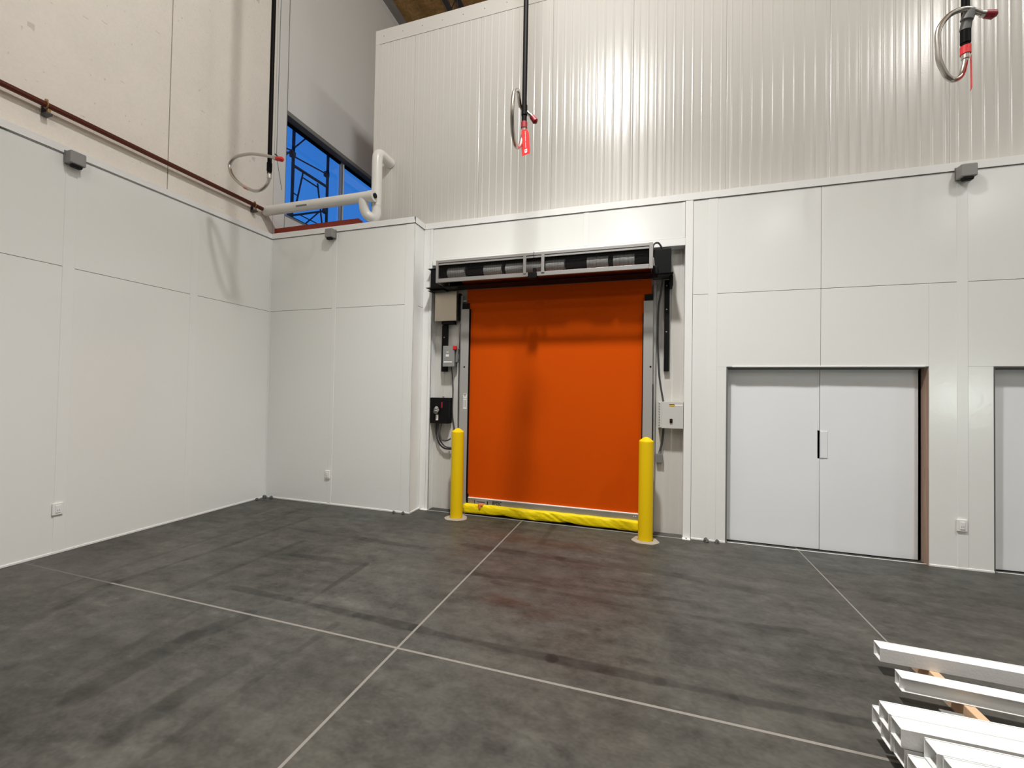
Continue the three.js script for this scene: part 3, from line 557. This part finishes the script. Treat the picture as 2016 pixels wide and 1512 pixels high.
{
  let o = tag(group('cover_sheet'), 'white sheet covering the left half of the wide low opening', 'sheet');
  const cut = [1.850, 1.03, 1.345];
  mesh('sheet', [wavySheet(.918, cut[0], .012, 2.03, -.114, .014, 1, (u, v) => .012 * Math.exp(-u * 14) * (1 - v)), wavySheet(cut[0], 1.868, .012, cut[1], -.114, .004, 2), wavySheet(cut[0], 1.868, cut[2], 2.03, -.114, .004, 2)], M.sheet, o);
  mesh('rail', bx(.918, 1.868, 2.031, 2.045, -.128, -.100, .002), M.greyBox, o);
  o = tag(group('cover_sheet'), 'white sheet covering the right half of the wide low opening', 'sheet');
  mesh('sheet', wavySheet(1.870, 2.768, .012, 2.03, -.110, .014, 4, (u, v) => -.012 * Math.pow(u, 9) * (1.2 - v * .4)), M.sheet, o);
  mesh('flap', [wavySheet(1.872, 1.945, 1.035, 1.34, -.104, .004, 5, (u) => -.004 * u)], M.sheet, o);
  mesh('rail', bx(1.8705, 2.77, 2.031, 2.045, -.128, -.100, .002), M.greyBox, o);
  o = tag(group('cover_sheet'), 'white sheet covering the low opening at the right edge', 'sheet');
  mesh('sheet', wavySheet(3.345, 5.02, .012, 2.03, -.110, .014, 7, (u, v) => .025 * Math.exp(-u * 10) * (1 - v) * (1 - v)), M.sheet, o);
  mesh('rail', bx(3.34, 5.03, 2.030, 2.046, -.128, -.098, .002), M.greyBox, o);
}

// ------------------------------------------------------------------ wall boxes and outlet plates
function wallBox(x, y, z, turn, label) {
  const o = tag(group('wall_sensor', x, y, z), label, 'sensor', 'grey boxes under the wall caps'); o.rotation.y = turn;
  mesh('body', bx(-.066, .066, -.066, .066, 0, .095, .014), M.greyPlastic, o);
  mesh('lens', bx(-.042, .042, -.096, -.060, .03, .085, .010), M.black, o);
  mesh('back_plate', bx(-.07, .07, -.07, .07, -.004, .004, .003), M.greyBox, o);
}
wallBox(XL + .018, 4.045, 2.745, Math.PI / 2, 'grey sensor box on the left wall below the copper pipe');
wallBox(-4.52, 4.035, ZJ + .018, 0, 'grey sensor box on the corner wall below the red steel');
wallBox(3.075, 4.035, .018, 0, 'grey sensor box on the back wall right of the door');
function plate(x, y, z, turn, label) {
  const o = tag(group('wall_plate', x, y, z), label, 'outlet', 'white outlet plates near the floor'); o.rotation.y = turn;
  mesh('plate', bx(-.042, .042, -.06, .06, 0, .016, .005), M.white, o);
  mesh('insert', bx(-.020, .020, -.038, .038, .0162, .022, .003), M.trim, o);
  mesh('slot', [bx(-.010, -.006, -.02, -.006, .0221, .0228), bx(.006, .010, -.02, -.006, .0221, .0228)], M.greyBox, o);
}
plate(XL + .0045, .455, 2.765, Math.PI / 2, 'white outlet plate low on the left wall');
plate(-4.51, .446, ZJ + .0045, 0, 'white outlet plate low on the forward corner wall');
plate(3.06, .447, .0045, 0, 'white outlet plate right of the wide covered opening');

// dabs of dark sealant at the foot of the panel joints
{
  const dab = (x, z, s, label, grp) => {
    const g = new THREE.IcosahedronGeometry(.022 * s, 2), p = g.attributes.position;
    for (let i = 0; i < p.count; i++) { const k = .65 + .75 * vnoise(p.getX(i) * 120 + x * 31, p.getY(i) * 120 + p.getZ(i) * 90, 401); p.setXYZ(i, p.getX(i) * k, Math.max(-.012 * s, p.getY(i) * k * 1.25), p.getZ(i) * k); }
    g.computeVertexNormals(); const o = mesh('sealant_dab', g, M.sealant); o.position.set(x, .0125 * s + .0005, z); tag(o, label, 'sealant', grp);
  };
  dab(-5.655, .47, .9, 'dark sealant dab on the left wall foot just before the room corner', 'sealant dabs at joint feet');
  dab(-5.66, .325, 1.1, 'dark sealant dab right in the floor corner', 'sealant dabs at joint feet');
  dab(-5.54, .318, 1, 'dark sealant dab on the corner wall foot just past the room corner', 'sealant dabs at joint feet');
  dab(-3.345, .318, .8, 'dark sealant dab farther from the outside edge of the corner wall', 'sealant dabs at joint feet');
  dab(-3.20, .318, .9, 'dark sealant dab nearest the outside edge of the corner wall', 'sealant dabs at joint feet');
  dab(.685, .035, 1.1, 'dark sealant dab nearer the cabinet on the back wall foot', 'sealant dabs at joint feet');
  dab(.805, .035, 1, 'dark sealant dab nearer the wide covered opening', 'sealant dabs at joint feet');
}

// ------------------------------------------------------------------ copper pipe, white insulated drain, red steel
{
  const o = tag(group('copper_pipe', -5.765, 4.52, 0), 'dark copper pipe running along the concrete wall', 'pipe');
  mesh('pipe', bar([0, 0, .412], [0, 0, 8], .029, 20), M.copper, o);
  for (const z of [2.907, .53, 5.6]) {
    const cg = new THREE.TorusGeometry(.032, .007, 8, 20); cg.translate(0, 0, z + .02);
    const c = mesh('clamp', [cg, bx(-.012, .012, .028, .055, z + .008, z + .03, .003), bx(-.010, .010, -.075, -.030, z - .012, z + .012, .003)], M.bronze, o);
    mesh('bracket', [bx(-.082, .015, -.095, -.070, z - .025, z + .025, .004), bx(-.084, -.074, -.095, .06, z - .02, z + .02, .003)], M.steelDark, c);
  }
}
{
  const o = tag(group('insulated_pipe', -3.83, 4.165, .2), 'white insulated drain pipe crossing in front of the blue window', 'pipe');
  const L = (x, y, z) => [x + 3.83, y - 4.165, z - .2];
  const run = mesh('horizontal_run', [bar(L(-5.79, 4.518, .335), L(-3.80, 4.520, .325), .074, 28), (() => { const g = new THREE.SphereGeometry(.074, 24, 12); g.scale(.35, 1, 1); g.translate(...L(-5.79, 4.518, .335)); return g; })()], M.pvc, o);
  mesh('grey_band', (() => { const g = new THREE.CylinderGeometry(.0748, .0748, .20, 12, 1, false, -.16, .32); g.rotateZ(-Math.PI / 2); g.rotateX(0.35); g.translate(...L(-5.02, 4.5185, .331)); return g; })(), M.greyBox, run);
  mesh('end_collar', [bar(L(-3.86, 4.520, .325), L(-3.775, 4.520, .325), .080, 28)], M.pvc, run);
  mesh('cleanout_plug', [bar(L(-3.775, 4.520, .325), L(-3.755, 4.520, .325), .036, 12)], M.black, run);
  mesh('riser', [tube([L(-3.83, 4.42, .2), L(-3.83, 4.8, .2), L(-3.83, 5.10, .2), L(-3.83, 5.19, .185), L(-3.83, 5.235, .12), L(-3.83, 5.235, .02), L(-3.83, 5.235, ZM + .004)], .075, 60, 24)], M.pvc, o);
  mesh('trap', [tube([L(-3.965, 4.53, .325), L(-3.965, 4.44, .315), L(-3.965, 4.36, .295), L(-3.945, 4.295, .268), L(-3.90, 4.258, .24), L(-3.855, 4.25, .215), L(-3.83, 4.29, .2), L(-3.83, 4.45, .2)], .071, 60, 24)], M.pvc, o);
}
{
  const o = tag(group('steel_beam', -5.845, 4.166, .07), 'red primed steel angle lying on top of the corner wall', 'beam');
  const poly = (pts, d, z) => { const sh = new THREE.Shape(); pts.forEach(([x, y], i) => i ? sh.lineTo(x, y) : sh.moveTo(x, y)); const g = new THREE.ExtrudeGeometry(sh, { depth: d, bevelEnabled: false }); g.translate(0, 0, z); return metreUV(g); };
  mesh('upright_leg', poly([[0, 0], [1.80, 0], [1.63, .165], [0, .165]], .008, .022), M.redSteel, o);
  mesh('flat_leg', [bx(0, 1.62, .157, .165, -.09, .0215, .002)], M.redSteel, o);
  mesh('stiffener', poly([[0, 0], [1.80, 0], [1.765, .035], [0, .035]], .014, .031), M.redSteel, o);
}

{ // wire dangling on the wall beside the window jamb
  const o = tag(group('hanging_wire', XC + .006, 5.55, .105), 'thin grey wire hanging beside the high window jamb', 'wire');
  mesh('wire', bar([0, 0, 0], [0, CEIL - 5.56, -.02], .0045, 6), M.greyBox, o);
  mesh('hook', bar([0, .005, .03], [0, -.012, -.035], .009, 6), M.steelDark, o);
  mesh('loose_end', bar([0, -.04, -.005], [0, -.52, -.125], .004, 6), M.greyBox, o);
}
// ------------------------------------------------------------------ sprinkler drops
function drop(x, z, label, hose, capEnd, coup, extra) {
  const o = tag(group('sprinkler_drop', x, 0, z), label, 'sprinkler', 'sprinkler drops hanging from the roof');
  const [cy0, cy1] = coup;
  const q = p => [p[0] - x, p[1], (p[2] === undefined ? 0 : p[2])];
  mesh('pipe', bar([0, cy1, 0], [0, CEIL - .01, 0], .0245, 16), M.pipeBlack, o);
  const c = mesh('coupling', [bar([0, cy1 - .04, 0], [0, cy1 + .06, 0], .030, 16), bar([0, cy0 + .05, 0], [0, cy1 - .05, 0], .027, 6)], M.pipeBlack, o);
  mesh('collar', bar([0, cy0, 0], [0, cy0 + .06, 0], .025, 16), M.chrome, c);
  const pts = hose.map(q);
  const hs = mesh('flexible_hose', tube([[0, cy0 + .01, 0], ...pts], .0185, 140, 12), M.chrome, o);
  const a = pts[pts.length - 1], b = q(capEnd);
  const mid = [0, 1, 2].map(k => a[k] + (b[k] - a[k]) * .75);
  mesh('red_cap', [bar(a, mid, .026, 14, .030), bar(mid, b, .030, 14, .012)], extra.cap || M.red, hs);
  const fit = [0, 1, 2].map(k => a[k] - (b[k] - a[k]) * .35); mesh('fitting', bar(fit, a, .023, 12), M.chrome, hs);
  extra.fn && extra.fn(o, c, hs);
}
drop(-4.443, 1.5, 'sprinkler drop with looped steel hose in front of the left window jamb',
  [[-4.455, 4.251, 0], [-4.485, 4.195, .01], [-4.547, 4.153, .02], [-4.631, 4.146, .03], [-4.717, 4.177, .04], [-4.81, 4.227, .05], [-4.899, 4.295, .055], [-4.969, 4.371, .06], [-5.013, 4.45, .06], [-5.022, 4.513, .06], [-4.983, 4.569, .06], [-4.911, 4.600, .06], [-4.811, 4.610, .055], [-4.68, 4.603, .052], [-4.549, 4.575, .050], [-4.44, 4.544, .050], [-4.363, 4.520, .045], [-4.29, 4.493, .04]], [-4.185, 4.465, .04], [4.29, 4.42],
  { fn: (o, c, hs) => mesh('hose_label', tube([[-.34, 4.205, .0455], [-.312, 4.192, .044], [-.285, 4.178, .041]], .0195, 8, 10), mat(lin(.62, .22, .15), .6), hs) });
drop(-1.19, 1.5, 'sprinkler drop with red paper tag in front of the middle ribbed wall',
  [[-1.20, 4.25, .02], [-1.205, 4.16, .06], [-1.205, 4.09, .13], [-1.200, 4.045, .22], [-1.190, 4.045, .32], [-1.175, 4.10, .42], [-1.16, 4.20, .48], [-1.155, 4.30, .48], [-1.165, 4.42, .42], [-1.185, 4.53, .30], [-1.20, 4.60, .18], [-1.222, 4.605, .08], [-1.235, 4.59, -.02], [-1.20, 4.565, -.05], [-1.16, 4.53, -.06], [-1.13, 4.50, -.07]], [-1.085, 4.435, -.08], [4.32, 4.52],
  { cap: M.redDark, fn: (o, c) => {
      mesh('red_sleeve', bar([0, 4.35, 0], [0, 4.41, 0], .031, 14), M.redDark, c);
      const s = new THREE.Shape(); [[-.046, 0], [.044, 0], [.040, .20], [.022, .248], [-.026, .262], [-.042, .25]].forEach(([x, y], i) => i ? s.lineTo(x, y) : s.moveTo(x, y));
      const g = new THREE.ExtrudeGeometry(s, { depth: .0015, bevelEnabled: false }); const put = m => { m.position.set(.042, 4.045, .06); m.rotation.set(0, -.22, .05); return m; };
      const t = put(mesh('paper_tag', metreUV(g), M.redTag, o));
      const sh = new THREE.Shape(); [[-.014, .024], [0, .018], [.014, .024], [.014, .056], [-.014, .056]].forEach(([x, y], i) => i ? sh.lineTo(x, y) : sh.moveTo(x, y));
      const hole = new THREE.Path(); [[-.005, .034], [-.005, .048], [.006, .046], [.006, .032]].forEach(([x, y], i) => i ? hole.lineTo(x, y) : hole.moveTo(x, y)); sh.holes.push(hole);
      const eg = new THREE.ExtrudeGeometry(sh, { depth: .0006, bevelEnabled: false }); eg.translate(0, 0, .0016);
      const prints = [metreUV(eg), bx(-.0015, .0015, .07, .125, .0016, .0022)]; for (let i = 0; i < 7; i++) prints.push(bx(-.003, .003, .135 + i * .015, .143 + i * .015, .0016, .0022));
      mesh('print', prints, M.white, t);
    } });
drop(2.26, 1.5, 'sprinkler drop with looped steel hose at the upper right corner',
  [[2.248, 4.21, 0], [2.23, 4.158, .01], [2.203, 4.128, .02], [2.17, 4.119, .03], [2.134, 4.147, .035], [2.102, 4.211, .04], [2.077, 4.284, .045], [2.069, 4.374, .05], [2.067, 4.468, .05], [2.077, 4.518, .05], [2.106, 4.569, .048], [2.147, 4.61, .047], [2.195, 4.627, .047], [2.243, 4.625, .047], [2.287, 4.603, .045], [2.326, 4.581, .04], [2.352, 4.566, .04]], [2.419, 4.544, .04], [4.28, 4.44],
  { cap: M.redDark, fn: (o, c) => {
      mesh('red_sleeve', bar([0, 4.315, 0], [0, 4.375, 0], .031, 14), M.redTag, c);
      mesh('tie_wrap', [bar([-.004, 4.56, .02], [.012, 4.62, .03], .038, 12), bar([-.002, 4.5, 0], [.002, 4.56, .01], .032, 12)], M.greyBox, o);
      const t = mesh('paper_tag', [bx(-.0012, .0012, -.24, 0, -.03, .03)], M.redTag, o); t.position.set(.014, 4.27, .03); t.rotation.set(.02, -.40, .02);
    } });

// ------------------------------------------------------------------ white steel channels on timber at the lower right
function hollow(w, h, t, len) { // rectangular hollow section along +x; origin at the lower back corner of its end
  return join([bx(0, len, h - t, h, 0, w, .0012), bx(0, len, 0, t, 0, w, .0012), bx(0, len, t * .5, h - t * .5, w - t, w, .0012), bx(0, len, t * .5, h - t * .5, 0, t, .0012)]);
}
function flanged(w, h, t, len) { return join([bx(0, len, h - t, h, 0, w, .0015), bx(0, len, 0, t, 0, w, .0015), bx(0, len, t * .5, h - t * .5, w * .62, w * .62 + t, .0012), bx(0, len, t * .5, h - t * .5, .004, .004 + t, .0012)]); }
{
  const CW = .088, CH = .083, DU = .084, LEN = 3.4;
  const ch = (x, y, z, turn, label, kind = 'channel') => {
    const o = tag(group('steel_tube', x, y, z), label, 'beam', 'white steel members stacked on timber'); o.rotation.y = turn;
    mesh('profile', kind === 'i' ? flanged(CW * .96, CH * .93, .0045, LEN) : hollow(CW, CH, .0045, LEN), M.beamWhite, o);
    if (kind !== 'i') mesh('lip', bx(0, LEN, CH - .004, CH + .0035, .002, .007), M.beamWhite, o);
    return o;
  };
  ch(1.409, DU, 2.178, -.045, 'white square steel tube lying alone, farthest back toward the wall');
  ch(1.384, DU, 2.473, -.055, 'white flanged steel tube lying alone, second from the back', 'i');
  ch(1.107, DU, 2.877, 0, 'lower white tube sticking out farthest left of the bundle');
  const zs = [2.979, 3.073, 3.186, 3.281, 3.375], x2 = [1.092, 1.096, 1.164, 1.178, 1.19], x1 = [1.100, 1.108, 1.105, 1.15, 1.17];
  const ord = ['farthest back', 'second from the back', 'third from the back', 'fourth from the back', 'nearest the camera'];
  zs.forEach((z, i) => { ch(x1[i], DU, z, 0, `white tube in the bundle's lower layer under the top one ${ord[i]}`); ch(x2[i], DU + CH + .005, z, 0, `white tube in the bundle's top layer, ${ord[i]}`); });
  for (const [x, label] of [[1.655, 'pale timber block carrying the white steel members'], [3.9, 'pale timber block under the far ends of the white steel members']])
    tag(mesh('timber_block', bx(x - .012, x + .038, 0, DU - .001, 2.05, 3.55, .004), M.lumber), label, 'timber');
  const o = tag(group('steel_offcut', 1.52, 0, 2.60), 'short grey steel tube offcut on the floor beside the timber block', 'offcut'); o.rotation.y = -.08;
  mesh('profile', hollow(.07, .055, .004, .10), M.greyBox, o);
}

// ------------------------------------------------------------------ scaffold outside the window
{
  const o = tag(group('scaffold', -8, 0, -2.3), 'dark scaffold frame standing outside behind the high window', 'scaffold');
  const B = (n, y0, z0, y1, z1, r) => mesh(n, bar([0, y0, z0 + 2.3], [0, y1, z1 + 2.3], r, 8), M.scaffold, o);
  B('post', -.05, -2.33, 9.4, -2.37, .036); B('post', -.05, -3.45, 9.4, -3.50, .036);
  B('brace', 7.13, -1.6, 7.308, -2.34, .018); B('brace', 6.80, -1.9, 8.6, -3.35, .018); B('brace', 7.10, -1.7, 7.207, -2.30, .018);
  B('rail', 7.192, -2.364, 7.308, -3.45, .018); B('ledger', 6.976, -2.35, 6.981, -3.46, .034);
  B('inner_post', 6.937, -2.664, 6.1, -2.48, .02); B('rail', 6.827, -2.679, 6.822, -3.149, .018); B('inner_post', 6.916, -3.146, 5.95, -3.33, .02); B('rail', 6.33, -2.35, 6.321, -2.53, .014);
  B('brace', 5.70, -2.2, 6.344, -3.46, .024); B('brace', 5.893, -2.551, 5.9, -3.4, .014); B('brace', 5.5, -2.55, 6.248, -3.251, .018);
  B('ledger', 5.73, -2.30, 5.73, -3.48, .03); B('ledger', 4.9, -2.30, 4.9, -3.48, .03); B('ledger', 2.5, -2.30, 2.5, -3.46, .03);
  for (const [y, z] of [[7.22, -2.34], [7.30, -3.45], [5.76, -2.31], [6.33, -3.43]]) { const g = new THREE.BoxGeometry(.10, .12, .10); g.translate(0, y, z + 2.3); mesh('clamp', metreUV(g), M.scaffold, o); }
}

// ------------------------------------------------------------------ high-bay lamps (above and behind the view)
{
  const rows = ['nearest the ribbed wall', 'in the middle row', 'in the rear row'], cols = ['left', 'middle', 'right'];
  const glow = mat(lin(.9, .9, .88), .6, { emissive: LAMP_COLOR, emissiveIntensity: 8 });
  const V = a => a.map(([x, y]) => new THREE.Vector2(x, y));
  const housing = new THREE.LatheGeometry(V([[.12, .225], [.17, .23], [.18, .25], [.18, .42], [.15, .46], [.03, .48], [0, .48]]), 28);
  const globe = new THREE.LatheGeometry(V([[0, -.24], [.09, -.225], [.17, -.17], [.22, -.08], [.235, .0], [.22, .09], [.17, .17], [.12, .22], [0, .222]]), 28);
  LAMP_Z.forEach((z, j) => LAMP_X.forEach((x, i) => {
    const o = tag(group('high_bay_light', x, LAMP_Y, z), `hanging globe high bay lamp, ${cols[i]} one ${rows[j]}`, 'lamp', 'high bay lamps under the roof');
    mesh('housing', housing, M.white, o);
    mesh('globe', globe, glow, o);
    mesh('hanger', bar([0, .48, 0], [0, CEIL - LAMP_Y - .005, 0], .012, 8), M.steelDark, o);
    const l = new THREE.PointLight(LAMP_COLOR, LAMP_SPILL[j] * LAMP_GAIN[i], 0, 2); l.castShadow = true; l.shadow.radius = 11; l.name = 'lamp_light'; o.add(l);
    const b = new THREE.SpotLight(LAMP_COLOR, LAMP_BEAM[j] * LAMP_GAIN[i], 0, 52 * Math.PI / 180, 1, 2); b.castShadow = true; b.shadow.radius = 11; b.name = 'lamp_beam'; b.position.set(0, -.02, 0); b.target.position.set(0, -5, 0); o.add(b); o.add(b.target);
  }));
}
scene.traverse(o => { if (o.isMesh) o.castShadow = o.receiveShadow = true; });
renderer.render(scene, camera);
